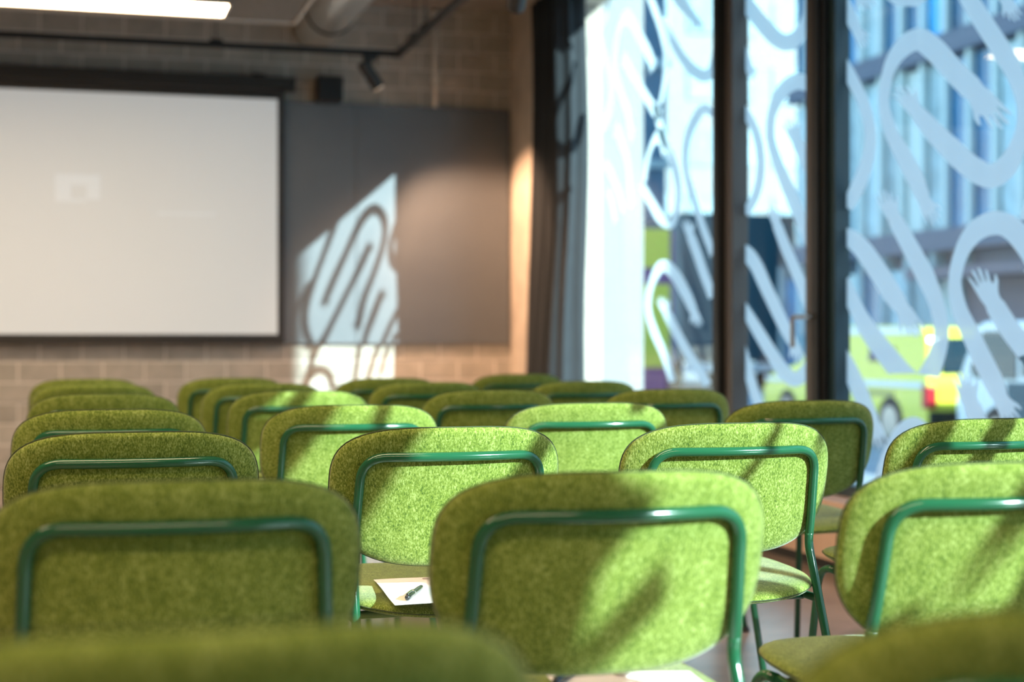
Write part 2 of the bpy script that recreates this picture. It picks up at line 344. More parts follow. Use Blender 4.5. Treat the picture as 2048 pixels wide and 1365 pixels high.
A_LEFT = [
    (c2([(560, 260), (500, 160), (440, 115), (380, 190), (360, 380), (390, 560), (430, 760)]), [40 * K3, 50 * K3, 55 * K3, 45 * K3, 35 * K3, 35 * K3, 40 * K3], 1, 0),
    (c2([(440, 400), (500, 500), (560, 590), (620, 625), (675, 560), (705, 400), (690, 250), (640, 110), (590, -20)]), [40 * K3, 55 * K3, 60 * K3, 60 * K3, 50 * K3, 36 * K3, 38 * K3, 42 * K3, 45 * K3], 1, 0),
    (c2([(810, 110), (860, 230), (930, 350), (1000, 430), (1070, 460), (1120, 400), (1150, 200)]), [35 * K3, 50 * K3, 60 * K3, 75 * K3, 85 * K3, 60 * K3, 50 * K3], 0, 0),
    (c2([(880, -40), (940, 40), (990, 100)]), [70 * K3, 70 * K3, 55 * K3], 0, 1),
    (c2([(775, 690), (810, 830), (870, 980), (905, 1120), (900, 1260), (860, 1365), (800, 1330), (740, 1230), (680, 1120)]), [40 * K3, 50 * K3, 50 * K3, 36 * K3, 36 * K3, 50 * K3, 65 * K3, 60 * K3, 45 * K3], 1, 0),
    (c2([(1130, 700), (1060, 660), (1000, 740), (955, 870), (950, 1020), (985, 1170), (1040, 1340), (1090, 1480)]), [50 * K3, 60 * K3, 60 * K3, 45 * K3, 36 * K3, 45 * K3, 50 * K3, 50 * K3], 0, -1),
    (c2([(540, 1120), (550, 980), (600, 860), (650, 850), (720, 950), (770, 1040)]), [30 * K3, 34 * K3, 50 * K3, 60 * K3, 60 * K3, 50 * K3], 0, -1),
    (c4([(850, 1080), (800, 920), (740, 780), (705, 640), (725, 500), (790, 390), (860, 440), (930, 560), (970, 650)]), [45 * K4, 50 * K4, 52 * K4, 40 * K4, 42 * K4, 75 * K4, 75 * K4, 70 * K4, 60 * K4], 0, 1),
    (c4([(820, 680), (880, 800), (960, 940), (1060, 1100)]), [60 * K4, 62 * K4, 60 * K4, 60 * K4], 1, 0),
    (c4([(960, 220), (1000, 330), (1040, 450), (1090, 580)]), [60 * K4, 62 * K4, 60 * K4, 60 * K4], 1, 0),
    (c4([(560, 300), (610, 460), (670, 640), (695, 780), (680, 900), (620, 990), (540, 900), (480, 780), (440, 680)]), [36 * K4, 40 * K4, 38 * K4, 34 * K4, 42 * K4, 60 * K4, 60 * K4, 50 * K4, 40 * K4], 1, 0),
    (c4([(380, 350), (430, 400), (500, 520), (550, 640), (590, 700)]), [40 * K4, 50 * K4, 50 * K4, 48 * K4, 42 * K4], 0, 1),
    (c4([(380, 800), (430, 900), (480, 1020), (540, 1150)]), [40 * K4, 46 * K4, 46 * K4, 46 * K4], 0, 0),
    (c2([(350, 760), (400, 900), (450, 1060), (480, 1200), (480, 1400), (430, 1560)]), [34 * K3] * 6, 0, 0),
]
def arms_to_glass(arms):
    out = []
    for P, W, a, b in arms:
        poly = []
        for q in arm_outline(P, W, a, b):
            v = on_x(q.x, q.y, XG); poly.append(Vector((v.y, v.z)))
        out.append(poly)
    return out
def decals(polys, y0, y1, z0, z1, parent, X=XG - .004, name='arm_decal'):
    for poly in polys:
        p = clip(poly, 0, y0, True)
        for ax, v, g in ((0, y1, False), (1, z0, True), (1, z1, False)):
            if len(p) > 2: p = clip(p, ax, v, g)
        if len(p) < 4: continue
        bm = bmesh.new(); vs = [bm.verts.new((X, q[0], q[1])) for q in p]
        for tri in tessellate_polygon([[Vector((q[0], q[1], 0)) for q in p]]):
            try: bm.faces.new([vs[i] for i in tri])
            except ValueError: pass
        me = bpy.data.meshes.new(name); bm.to_mesh(me); bm.free(); link(name, me, M['film'], parent)
def winframe(parent, y0, y1, z0, z1, m, wd=.05, x0=XG - .06, x1=XG + .012, names='frame'):
    B(names, m, x0, x1, y0, y0 + wd, z0, z1, parent, bevel=.003); B(names, m, x0, x1, y1 - wd, y1, z0, z1, parent, bevel=.003)
    B(names, m, x0, x1, y0 + wd, y1 - wd, z0, z0 + wd, parent, bevel=.003); B(names, m, x0, x1, y0 + wd, y1 - wd, z1 - wd, z1, parent, bevel=.003)
A_LEFT = [(P, [w_ * (.62 if sum(p[0] for p in P) / len(P) < 1290 else .9) for w_ in W], a, b) for P, W, a, b in A_LEFT]
A_SUN = [   # arms on the first pane, read off the sunlit wall and carried back to the glass along the sun's direction
    ([(262, 790), (305, 690), (365, 560), (425, 430), (475, 350), (525, 325), (568, 375), (575, 460), (552, 570), (505, 700), (462, 810), (438, 920)],
     [34, 34, 30, 34, 44, 56, 40, 28, 28, 28, 32, 34], -1, 1),
    ([(470, 570), (440, 640), (395, 730), (345, 830), (295, 930), (245, 1030), (190, 1130)], [34, 32, 28, 28, 28, 32, 34], 1, 0),
    ([(330, 330), (290, 440), (250, 550), (205, 670), (165, 790), (140, 900), (150, 1000), (185, 1080)], [34, 32, 28, 28, 30, 32, 34, 34], 0, 0),
    ([(540, 830), (510, 910), (480, 990), (455, 1080), (440, 1180), (425, 1300)], [34, 34, 30, 26, 26, 26], 1, 0),
    ([(665, 840), (620, 930), (575, 1030), (535, 1130), (500, 1240)], [24, 26, 26, 26, 26], 0, 0),
    ([(700, 210), (665, 320), (630, 430), (608, 530), (622, 610), (660, 645), (700, 600), (730, 480)], [16, 20, 24, 30, 50, 60, 40, 26], 0, 0),
    ([(150, 1330), (175, 1240), (215, 1195), (255, 1190), (295, 1225), (315, 1300)], [34, 40, 46, 46, 40, 30], 0, 0),
    ([(560, 20), (610, 80), (640, 110)], [36, 34, 30], 0, 1),
    ([(640, 1000), (600, 1110), (570, 1220)], [24, 24, 24], 0, 0),
]
def sun_arms():
    out = []
    for P, W, a, b in A_SUN:
        poly = []
        for q in arm_outline(P, [w_ * 1.12 for w_ in W], a, b):
            v = on_y(560 + q.x / 2.73, 300 + q.y / 2.73, YB - .03); k = (XG - v.x) / sdir.x
            v = v + sdir * k; poly.append(Vector((v.y, v.z)))
        out.append(poly)
    return out
A_LEFT = [r for r in A_LEFT if sum(p[0] for p in r[0]) / len(r[0]) > 1285]
gl_right = arms_to_glass(A_RIGHT); gl_mid = arms_to_glass(A_MID); gl_left = arms_to_glass(A_LEFT) + sun_arms()
def shifted(polys, dy, dz): return [[Vector((q.x + dy, q.y + dz)) for q in p] for p in polys]
ZB, ZT = 0.292, 3.12
def window(n, y0, y1, fixed):
    t = tag(empty('window_%d' % n), kind='structure')
    winframe(t, y0, y1, ZB, ZT, M['frame_win'])
    B('glass_pane', M['glass'], XG - .003, XG + .003, y0 + .05, y1 - .05, ZB + .05, ZT - .05, t)
    for polys in fixed: decals(polys, y0 + .05, y1 - .05, ZB + .05, ZT - .05, t)
    return t
# window 1: left pane next to the curtain
window(1, 7.16, 9.75, [gl_left, [q for q in shifted(gl_left, 0.0, 1.35) if min(v.y for v in q) > 2.75 and max(v.x for v in q) < 7.95]])
# posts between panes
for k, (a, b) in enumerate(((7.03, 7.16), (5.985, 6.10))):
    t = tag(empty('trim_%d' % (k + 1)), kind='structure')
    B('post', M['blackmetal'], XG - .085, XG + .015, a, b, ZB - .2, ZT, t, bevel=.004)
    B('post_rib', M['blackmetal'], XG - .10, XG - .085, a + .03, b - .03, ZB, ZT, t)
# glazed door between the two posts
t = tag(empty('door_1'), kind='structure')
winframe(t, 6.10, 7.03, ZB - .2, ZT, M['frame_door'], wd=.075, x0=XG - .075)
B('glass_pane', M['glass'], XG - .003, XG + .003, 6.17, 6.96, ZB - .1, ZT - .07, t)
decals(gl_mid, 6.175, 6.955, ZB - .1, ZT - .07, t)
decals([q for q in shifted(gl_mid, 0, 1.5) if min(v.y for v in q) > 2.5], 6.175, 6.955, ZB, ZT - .07, t)
hp = on_x(1634, 634, XG - .08)
h = fin(bmesh.new(), 'door_handle', M['chrome'], t); bm = bmesh.new()
hx = XG - .075
box(bm, hx - .012, hx, hp.y - .016, hp.y + .016, hp.z - .09, hp.z + .05)
cyl(bm, (hx - .012, hp.y, hp.z), (hx - .055, hp.y, hp.z), .009)
tube(bm, fillet([(hx - .055, hp.y - .005, hp.z), (hx - .055, hp.y + .13, hp.z), (hx - .055, hp.y + .13, hp.z - .13)], [.015]), .0095, 10)
bm.to_mesh(h.data); bm.free()
# right panes, the visible one and those towards the camera and behind it
edges = [5.985, 1.82, -2.05, -3.95]
for k in range(3):
    y1, y0 = edges[k] - (0.0 if k == 0 else .05), edges[k + 1] + .05
    sets = [shifted(gl_right, 0 - 1.36 * j, 0) for j in range(8)] + [
            [q for q in shifted(gl_right, .35 - 1.36 * j, 1.32) if min(v.y for v in q) > 2.1] for j in range(8)]
    window(k + 2, y0, y1, sets)
    if k: 
        tt = tag(empty('trim_%d' % (k + 2)), kind='structure')
        B('post', M['frame_win'], XG - .085, XG + .05, edges[k] - .05, edges[k] + .05, ZB - .2, ZT, tt, bevel=.004)

# ------------------------------------------------------------------ curtain
def curtain():
    path = [(3.085, 9.27), (3.05, 9.25), (3.00, 9.262), (2.965, 9.245), (2.94, 9.28)]
    y = 9.31; k = 0
    while y < 9.86:
        path.append((2.915 + (0.045 if k % 2 else -0.02), y)); y += 0.038; k += 1
    C = catmull(path, 5)
    zs = [0.30 + (3.12 - 0.30) * i / 16 for i in range(17)]
    bm = bmesh.new(); rows = []
    for z in zs:
        fl = max(0, (1.6 - z)) / 1.3
        rows.append([bm.verts.new((c.x - (0.05 * fl if c.x < 3.0 else 0) + 0.008 * math.sin(z * 3 + c.y * 30), c.y + (0.02 * math.sin(z * 2.1)), z)) for c in C])
    for a, b in zip(rows, rows[1:]):
        for i in range(len(a) - 1): bm.faces.new((a[i], a[i + 1], b[i + 1], b[i]))
    me = bpy.data.meshes.new('curtain'); bm.to_mesh(me); bm.free()
    t = empty('curtain', (0, 0, 0)); o = link('curtain_cloth', me, M['curtain'], t, smooth=True)
    md = o.modifiers.new('s', 'SOLIDIFY'); md.thickness = 0.003
    bm = bmesh.new(); cyl(bm, (2.99, 9.1, 3.15), (2.99, 9.74, 3.15), .012); fin(bm, 'curtain_rail', M['blackmetal'], t)
    tag(t, 'dark charcoal floor-length curtain drawn back beside the windows', 'curtain')
curtain()

# ------------------------------------------------------------------ board, screen, speaker, conduit
def py(px, py_, y=YB): return on_y(px, py_, y)
yb = YB - .03
b0 = on_y(560, 204, yb); b1 = on_y(1015, 688, yb); zt, zb = on_y(800, 212, yb).z, on_y(800, 688, yb).z
t = empty('dark_wall_board', (0, 0, 0)); seam = on_y(713, 300, yb).x
edgesx = [b0.x - 2.6, b0.x - 1.25, seam - 1.02, seam, XP - .012]
edgesx = [-1.1, 0.25, seam - .9, seam, XP - .012]
for a, b in zip(edgesx, edgesx[1:]): B('panel', M['board'], a + .0015, b - .0015, yb, YB - .003, zb, zt, t, bevel=.002)
tag(t, 'dark grey wall board behind and beside the projection screen', 'wall board')
# projection screen
ys = YB - .10
t = empty('projection_screen')
def xz(px, pyy, y=ys): v = on_y(px, pyy, y); return v.x, v.z
xr, z1 = xz(555, 199); _, z0 = xz(300, 669); xl = -1.95
B('border', M['black'], xl - .06, xr + .045, ys, ys + .006, z0 - .045, z1 + .12, t)
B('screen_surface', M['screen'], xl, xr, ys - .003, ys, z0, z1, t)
cx_, cz1 = xz(585, 157); _, cz0 = xz(585, 183)
B('roller_casing', M['black'], xl - .2, cx_, ys - .06, ys + .07, cz0, cz1, t, bevel=.008)
B('end_cap', M['blackmetal'], cx_, cx_ + .012, ys - .062, ys + .072, cz0 - .003, cz1 + .003, t, bevel=.003)
B('casing_rail', M['blackmetal'], xl - .2, cx_ - .02, ys - .068, ys - .06, cz0 + .02, cz0 + .028, t)
B('wall_bracket', M['blackmetal'], xz(505, 150)[0], xz(530, 150)[0], ys - .02, YB, cz1, cz1 + .02, t)
B('bottom_bar', M['black'], xl - .06, xr + .045, ys - .012, ys + .012, z0 - .065, z0 - .04, t, bevel=.004)
bm = bmesh.new()
ax, az = xz(110, 348); bx_, bz = xz(200, 405)
s = bx_ - ax; hgt = az - bz
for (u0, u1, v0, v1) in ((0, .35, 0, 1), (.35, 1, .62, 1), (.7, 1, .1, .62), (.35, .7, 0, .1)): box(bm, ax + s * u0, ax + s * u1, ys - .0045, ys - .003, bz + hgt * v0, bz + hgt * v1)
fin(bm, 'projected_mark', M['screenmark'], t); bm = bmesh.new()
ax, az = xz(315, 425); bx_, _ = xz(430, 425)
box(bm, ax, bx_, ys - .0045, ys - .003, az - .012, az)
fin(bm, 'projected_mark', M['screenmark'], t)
tag(t, 'large white projection screen in black border hanging from black casing', 'projection screen')
# speaker
a = on_y(636, 150, YB - .16); b = on_y(687, 203, YB - .16)
t = empty('wall_speaker', (a.x, YB - .16, b.z))
wds, hh = b.x - a.x, a.z - b.z
B('cabinet', M['black'], 0, wds, 0, .14, 0, hh, t, bevel=.008)
bm = bmesh.new(); box(bm, .012, wds - .012, -.006, 0, .012, hh - .012); fin(bm, 'grille', M['blackmetal'], t, bevel=.002)
B('bracket', M['blackmetal'], wds / 2 - .02, wds / 2 + .02, .14, .16, .02, hh - .02, t)
tag(t, 'small black cube loudspeaker on the wall above the dark board', 'speaker')
# conduit
a = on_y(869, 100, YB - .015)
bm = bmesh.new(); cyl(bm, (a.x, YB - .016, zt), (a.x, YB - .016, ZC), .016, 14)
t = empty('wall_conduit', (0, 0, 0)); fin(bm, 'pipe', M['conduit'], t, smooth=True)
for z in (zt + .18, zt + .62): B('clip', M['conduit'], a.x - .024, a.x + .024, YB - .036, YB - .001, z, z + .022, t, bevel=.003)
tag(t, 'thin pale vertical conduit running from the dark board to the ceiling', 'pipe')

# ------------------------------------------------------------------ ceiling things
t = empty('air_duct'); dc = on_y(598, 80, YB - .02); R_ = 0.15; dz = ZC - R_ - .03
bm = bmesh.new(); n = 28; Lr = []
ycur = YB; pts = []; rr = []; k = 0
while ycur > 0.5:
    pts.append((dc.x + .12, ycur, dz)); rr.append(R_ + (0.006 if k % 4 == 0 else 0)); ycur -= 0.028; k += 1
tube(bm, pts, R_, n, rr=rr); fin(bm, 'spiral_pipe', M['duct'], t, smooth=True)
for yy in (9.9, 8.0, 5.0, 2.0):
    bm = bmesh.new(); ring = [(dc.x + .12 + (R_ + .008) * math.cos(q), yy, dz + (R_ + .008) * math.sin(q)) for q in [2 * math.pi * i / 28 for i in range(28)]]
    tube(bm, ring, .007, 6, closed=True); cyl(bm, (dc.x + .12, yy, dz + R_), (dc.x + .12, yy, ZC), .005, 8); fin(bm, 'hanger', M['blackmetal'], t)
tag(t, 'round galvanised spiral air duct under the ceiling', 'duct')
# acoustic raft
t = empty('ceiling_raft')
RX1 = 1.20; RZ = 2.695
for i in range(6):
    x1 = RX1 - i * .6; B('panel', M['raft'], x1 - .597, x1, 8.0, 8.74, RZ, RZ + .045, t, bevel=.002)
B('edge_trim', M['conduit'], RX1 - 3.6, RX1, 8.74, 8.755, RZ - .008, RZ + .05, t)
B('edge_trim', M['conduit'], RX1, RX1 + .012, 8.0, 8.755, RZ - .008, RZ + .05, t)
for x in (RX1 - .05, RX1 - 3.5):
    for y in (8.05, 8.7): bm = bmesh.new(); cyl(bm, (x, y, RZ + .045), (x, y, ZC), .004, 6); fin(bm, 'hanger', M['blackmetal'], t)
tag(t, 'suspended grey acoustic raft around the ceiling lamp near the screen', 'ceiling panel')
def lamp(x1, yc, z, label, length=2.9, wid=.34):
    t = empty('ceiling_lamp', (x1 - length / 2, yc, z)); l = length / 2
    bm = bmesh.new()
    for a in ((-l, l, -wid / 2, -wid / 2 + .012), (-l, l, wid / 2 - .012, wid / 2), (-l, -l + .012, -wid / 2, wid / 2), (l - .012, l, -wid / 2, wid / 2)): box(bm, *a, -.006, .03)
    fin(bm, 'lamp_body', M['lampbody'], t)
    B('diffuser', M['diffuser'], -l + .012, l - .012, -wid / 2 + .012, wid / 2 - .012, 0, .01, t)
    B('back_plate', M['lampbody'], -l + .012, l - .012, -wid / 2 + .012, wid / 2 - .012, .01, .014, t)
    for s in (-1, 1):
        bm = bmesh.new(); cyl(bm, (s * (l - .3), 0, .014), (s * (l - .3), 0, ZC - z), .003, 6); fin(bm, 'hanger', M['blackmetal'], t)
    tag(t, label, 'ceiling lamp'); return t
lamp(0.81, 8.43, 2.68, 'long glowing rectangular ceiling lamp set in the raft near the screen')
lamp(0.85, 5.5, 2.68, 'glowing ceiling lamp above the middle rows of chairs')
lamp(0.85, 2.9, 2.68, 'glowing ceiling lamp above the rows close to the camera')
lamp(0.85, 0.2, 2.68, 'glowing ceiling lamp above the space behind the last chairs')
# light track
t = empty('light_track')
tz = 2.75; cor = on_z(796, 108, tz)
lft = on_z(0, 65, tz)
B('track_rail', M['blackmetal'], -4.4, cor.x + .018, cor.y - .018, cor.y + .018, tz - .018, tz + .018, t)
B('track_rail', M['blackmetal'], cor.x - .018, cor.x + .018, -3.5, cor.y - .018, tz - .018, tz + .018, t)
B('corner_joint', M['blackmetal'], cor.x - .022, cor.x + .022, cor.y - .022, cor.y + .022, tz - .022, tz + .022, t, bevel=.003)
for (x, y) in ((on_z(432, 90, tz).x, cor.y), (-1.8, cor.y), (cor.x, cor.y - .5), (cor.x, cor.y - .8), (cor.x, 6.0), (cor.x, 3.0)):
    B('coupler', M['blackmetal'], x - .04 if y == cor.y else x - .024, x + .04 if y == cor.y else x + .024, y - .024 if y == cor.y else y - .05, y + .024 if y == cor.y else y + .05, tz + .005, tz + .034, t, bevel=.003)
    bm = bmesh.new(); cyl(bm, (x, y, tz + .03), (x, y, ZC), .004, 6); fin(bm, 'hanger', M['blackmetal'], t)
tag(t, 'black L-shaped lighting track suspended below the ceiling', 'light track')
def spot(x, y, aim, label, energy, size=62, blend=.5, drop=.10):
    t = empty('track_spotlight', (x, y, tz - .018))
    B('adapter', M['black'], -.045, .045, -.02, .02, -.03, 0, t, bevel=.003)
    bm = bmesh.new(); cyl(bm, (0, 0, -.03), (0, 0, -drop), .012, 12); fin(bm, 'stem', M['black'], t, smooth=True)
    d = (Vector(aim) - Vector((x, y, tz - .018 - drop))).normalized(); c = Vector((0, 0, -drop - .02))
    bm = bmesh.new(); cyl(bm, c - d * .09, c + d * .10, .042, 24); hd = fin(bm, 'lamp_head', M['black'], t, bevel=.003)
    bm = bmesh.new(); cyl(bm, c + d * .1005, c + d * .103, .034, 24); fin(bm, 'lens', M['lens'], hd)
    ld = bpy.data.lights.new('spot_light', 'SPOT'); lo = bpy.data.objects.new('spot_light', ld); COL.objects.link(lo)
    lo.parent = t; lo.location = c + d * .13; lo.rotation_euler = d.to_track_quat('-Z', 'Y').to_euler()
    ld.energy = energy; ld.spot_size = math.radians(size); ld.spot_blend = blend; ld.shadow_soft_size = .03; ld.color = (1.0, .58, .34)
    tag(t, label, 'spotlight'); return t
sp = on_z(733, 112, tz)
spot(sp.x, cor.y, (2.94, 10.12, 1.05), 'black track spotlight hanging over the dark board, tilted to the windows', SPOT_E, 80, .55)
s2 = 7.05
spot(cor.x, s2, (2.6, 10.5, 0.6), 'black spotlight on the track arm running towards the camera', 150, 50, .6, drop=.16)
spot(cor.x, 3.4, (2.2, 4.8, 0.0), 'black track spotlight further back along the track over the chairs', 60, 60, .6)

# ------------------------------------------------------------------ chairs
REC = 0.23; ZM = 0.645; ZTOP = 0.777; ZBOT = 0.508
def ymid(x, z):
    top = max(0, (z - 0.725) / 0.052)
    return -REC * (z - ZM) + 1.0 * x * x - 0.006 * top * top + 0.25 * max(0, .60 - z) ** 1.5
def se(a, hw, hu, hd, nu, nd):
    c, s = math.cos(a), math.sin(a); n_ = nu if s >= 0 else nd
    r = (abs(c) ** n_ + abs(s) ** n_) ** (-1 / n_); return c * r * hw, s * r * (hu if s >= 0 else hd)
def pad(outline, surf, thick, nr=14, na=72, edgepow=7):
    """closed cushion: outline(a)->(u,v), surf(u,v)->(mid point, normal)"""
    bm = bmesh.new(); sides = []
    rs = [0] + [1 - (1 - i / nr) ** 1.6 for i in range(1, nr + 1)]
    for sgn in (1, -1):
        rings = []
        for r in rs[1:]:
            ring = []
            for k in range(na):
                u, v = outline(2 * math.pi * k / na); u, v = u * r, v * r
                if sgn < 0 and r == 1: ring.append(sides[0][-1][k]); continue
                p, n_ = surf(u, v); h_ = thick / 2 * (1 - r ** edgepow) ** 0.5
                ring.append(bm.verts.new(p + n_ * (sgn * h_)))
            rings.append(ring)
        p, n_ = surf(0, 0); c = bm.verts.new(p + n_ * (sgn * thick / 2))
        for k in range(na): bm.faces.new((c, rings[0][k], rings[0][(k + 1) % na]))
        for a, b in zip(rings, rings[1:]):
            for k in range(na): bm.faces.new((a[k], a[(k + 1) % na], b[(k + 1) % na], b[k]))
        sides.append(rings)
    return bm
def b_out(a):
    u, v = se(a, 0.2265, ZTOP - 0.655, 0.655 - ZBOT, 3.6, 3.0)
    if v < 0: u *= 1 - 0.10 * (v / .147) ** 2
    return u, v
def b_surf(u, v):
    z = .655 + v; e = 1e-3
    p = Vector((u, ymid(u, z), z)); dx = Vector((2 * e, ymid(u + e, z) - ymid(u - e, z), 0)); dz_ = Vector((0, ymid(u, z + e) - ymid(u, z - e), 2 * e))
    return p, dx.cross(dz_).normalized()
def s_out(a):
    return se(a, 0.218, 0.26, 0.26, 3.0, 2.6)
def zseat(x, y): return 0.442 + 0.03 * (y - .2) + 0.20 * x * x - 0.25 * max(0, y - .38) ** 1.6 - 0.2 * max(0, .02 - y) ** 1.5
def s_surf(u, v):
    y = .20 + v; p = Vector((u, y, zseat(u, y))); e = 1e-3
    dx = Vector((2 * e, 0, zseat(u + e, y) - zseat(u - e, y))); dy = Vector((0, 2 * e, zseat(u, y + e) - zseat(u, y - e)))
    return p, dx.cross(dy).normalized()
def make_chair():
    t = empty('stacking_chair')
    seat = fin(pad(s_out, s_surf, .034), 'seat', M['felt'], t, smooth=True)
    back = fin(pad(b_out, b_surf, .030, edgepow=9), 'backrest', M['felt'], t, smooth=True)
    for nm, fo, fs, par in (('seat_piping', s_out, s_surf, seat), ('backrest_piping', b_out, b_surf, back)):
        bm = bmesh.new(); pts = []
        for k in range(96): u, v = fo(2 * math.pi * k / 96); pts.append(fs(u * 1.002, v * 1.002)[0])
        tube(bm, pts, .0012, 6, closed=True); fin(bm, nm, M['piping'], par, smooth=True)
    RT_ = .0090; LX = .176
    def yt(z): return ymid(LX, z) - .0145 - RT_
    zb_ = .548; zt_ = .722
    bm = bmesh.new()
    pp = fillet([(-LX, 0, zb_), (-LX, 0, zt_), (LX, 0, zt_), (LX, 0, zb_)], [.05, .05], 10)
    pp = pp[:12] + [Vector((-.126 + .252 * i / 9, 0, zt_)) for i in range(1, 9)] + pp[12:]
    pp = [Vector((-LX - .006 * (1 - i / 4), 0, zb_ + (zt_ - .05 - zb_) * i / 4)) for i in range(4)] + pp[1:-1] + [Vector((LX + .006 * (1 - i / 4), 0, zb_ + (zt_ - .05 - zb_) * i / 4)) for i in (3, 2, 1, 0)]
    tube(bm, [(p.x, ymid(min(LX, max(-LX, p.x)), p.z) - .0145 - RT_, p.z) for p in pp], RT_, 14, cap=False)
    fin(bm, 'back_frame', M['frame'], t, smooth=True)
    zr = .418; kick = .40
    for s in (-1, 1):
        y0_ = yt(zb_); foot = (s * (LX + .016), yt(.53) - .53 * kick, .004)
        bm = bmesh.new(); tube(bm, fillet([(s * (LX + .006), y0_, zb_), (s * (LX + .0065), yt(.528), .528), foot], [.022], 7), RT_, 14); leg = fin(bm, 'leg', M['frame'], t, smooth=True)
        bm = bmesh.new(); cyl(bm, (foot[0], foot[1] + .004, .014), (foot[0], foot[1] - .001, 0), .0125, 12); fin(bm, 'foot_glide', M['rubber'], leg)
        yr = yt(.53) - (.53 - zr) * kick
        bm = bmesh.new(); tube(bm, fillet([(s * .183, .33, zr), (s * .187, .40, zr), (s * .205, .455, .004)], [.05], 8), RT_, 14); leg = fin(bm, 'leg', M['frame'], t, smooth=True)
        bm = bmesh.new(); cyl(bm, (s * .205, .4535, .014), (s * .205, .4555, 0), .0125, 12); fin(bm, 'foot_glide', M['rubber'], leg)
        bm = bmesh.new(); tube(bm, [(s * (LX + .009), yr + .004, zr), (s * .183, .33, zr)], RT_ * .9, 12); fin(bm, 'side_rail', M['frame'], t, smooth=True)
    for y in (.06, .31):
        bm = bmesh.new(); tube(bm, [(-.181, y, zr - .002), (.181, y, zr - .002)], .008, 10); fin(bm, 'stretcher', M['frame'], t, smooth=True)
    return t
proto = make_chair()
def kids(o): return [c for c in COL.objects if c.parent == o]
tree = [(c, kids(c)) for c in kids(proto)]
def copy_chair():
    r = proto.copy(); COL.objects.link(r)
    for c, gs in tree:
        d = c.copy(); COL.objects.link(d); d.parent = r
        for g in gs: e = g.copy(); COL.objects.link(e); e.parent = d
    return r
YTOP = ymid(0, ZTOP)
CHAIRS = [  # row, column, px of the top centre, py, rotation, label after "green felt chair "
    (0, 0, 332, 1262, 0, 'with very blurred olive rim along the bottom edge, left of centre'),
    (0, 2, 2180, 1204, 0, 'with very blurred dark olive back in the lower right corner'),
    (1, 0, 328, 962, 0, 'with large shaded golden-green back, behind the lowest blurred rim'),
    (1, 1, 1193, 944, 0, 'with the largest back, half shaded and crossed by slanting shadows'),
    (1, 2, 1975, 925, 0, 'large and sunlit, cut by the right edge, above the dark corner chair'),
    (2, 0, 252, 865, 0, 'with shaded mottled back, directly beyond the large golden-green one'),
    (2, 1, 884, 855, 0, 'with half sunlit back and a paper and pen on its seat'),
    (2, 2, 1448, 847, 0, 'with sunlit back and one whole green rear leg showing beside the bench'),
    (2, 3, 1962, 838, 0, 'with shadow stripes, cut by the right edge, below the silver car'),
    (3, 0, 210, 820, 0, 'third from the front in the shaded left column'),
    (3, 1, 692, 811, 0, 'sunlit, directly beyond the chair with paper and pen'),
    (3, 2, 1166, 807, 0, 'sunlit, framed between the two backs with pale green tops'),
    (3, 3, 1596, 802, 0, 'with dark olive back below the door handle'),
    (4, 0, 199, 789, 0, 'fourth from the front in the shaded left column'),
    (4, 1, 590, 783, 0, 'farthest one with sun on its back, below the screen corner'),
    (4, 2, 972, 781, 0, 'with shaded olive back below the concrete pier'),
    (4, 3, 1328, 779, 0, 'with dark back in front of the window post left of the door'),
    (5, 0, 181, 769, 0, 'second from the screen wall in the shaded left column'),
    (5, 1, 520, 768, 0, 'shaded at the top, second from the wall below the screen edge'),
    (5, 2, 848, 765, 0, 'second from the wall below the dark board'),
    (5, 3, 1160, 763, 0, 'shaded, below the white outside wall beside the curtain'),
    (6, 0, 165, 759, 0, 'nearest the screen wall in the shaded left column'),
    (6, 1, 458, 757, 0, 'nearest the wall below the screen, left of the sun patch'),
    (6, 2, 768, 757, 0, 'nearest the wall, just right of the bright sun patch'),
    (6, 3, 1030, 749, 0, 'nearest the wall, below the foot of the concrete pier'),
]
chairs = {}
for i, (r, c, px, pyy, rz, note) in enumerate(CHAIRS):
    o = proto if i == 0 else copy_chair()
    px += (.085 + .0000816 * px) * (pyy - HZ)
    p = on_z(px, pyy, ZTOP); rot = math.radians(rz + random.uniform(-1.0, 1.0))
    off = Matrix.Rotation(rot, 3, 'Z') @ Vector((0, YTOP, 0))
    o.location = (p.x - off.x, p.y - off.y, 0); o.rotation_euler = (0, 0, rot)
    chairs[(r, c)] = o
    lab = 'green felt chair ' + note
    tag(o, lab, 'chair', 'green felt chairs set out in rows')

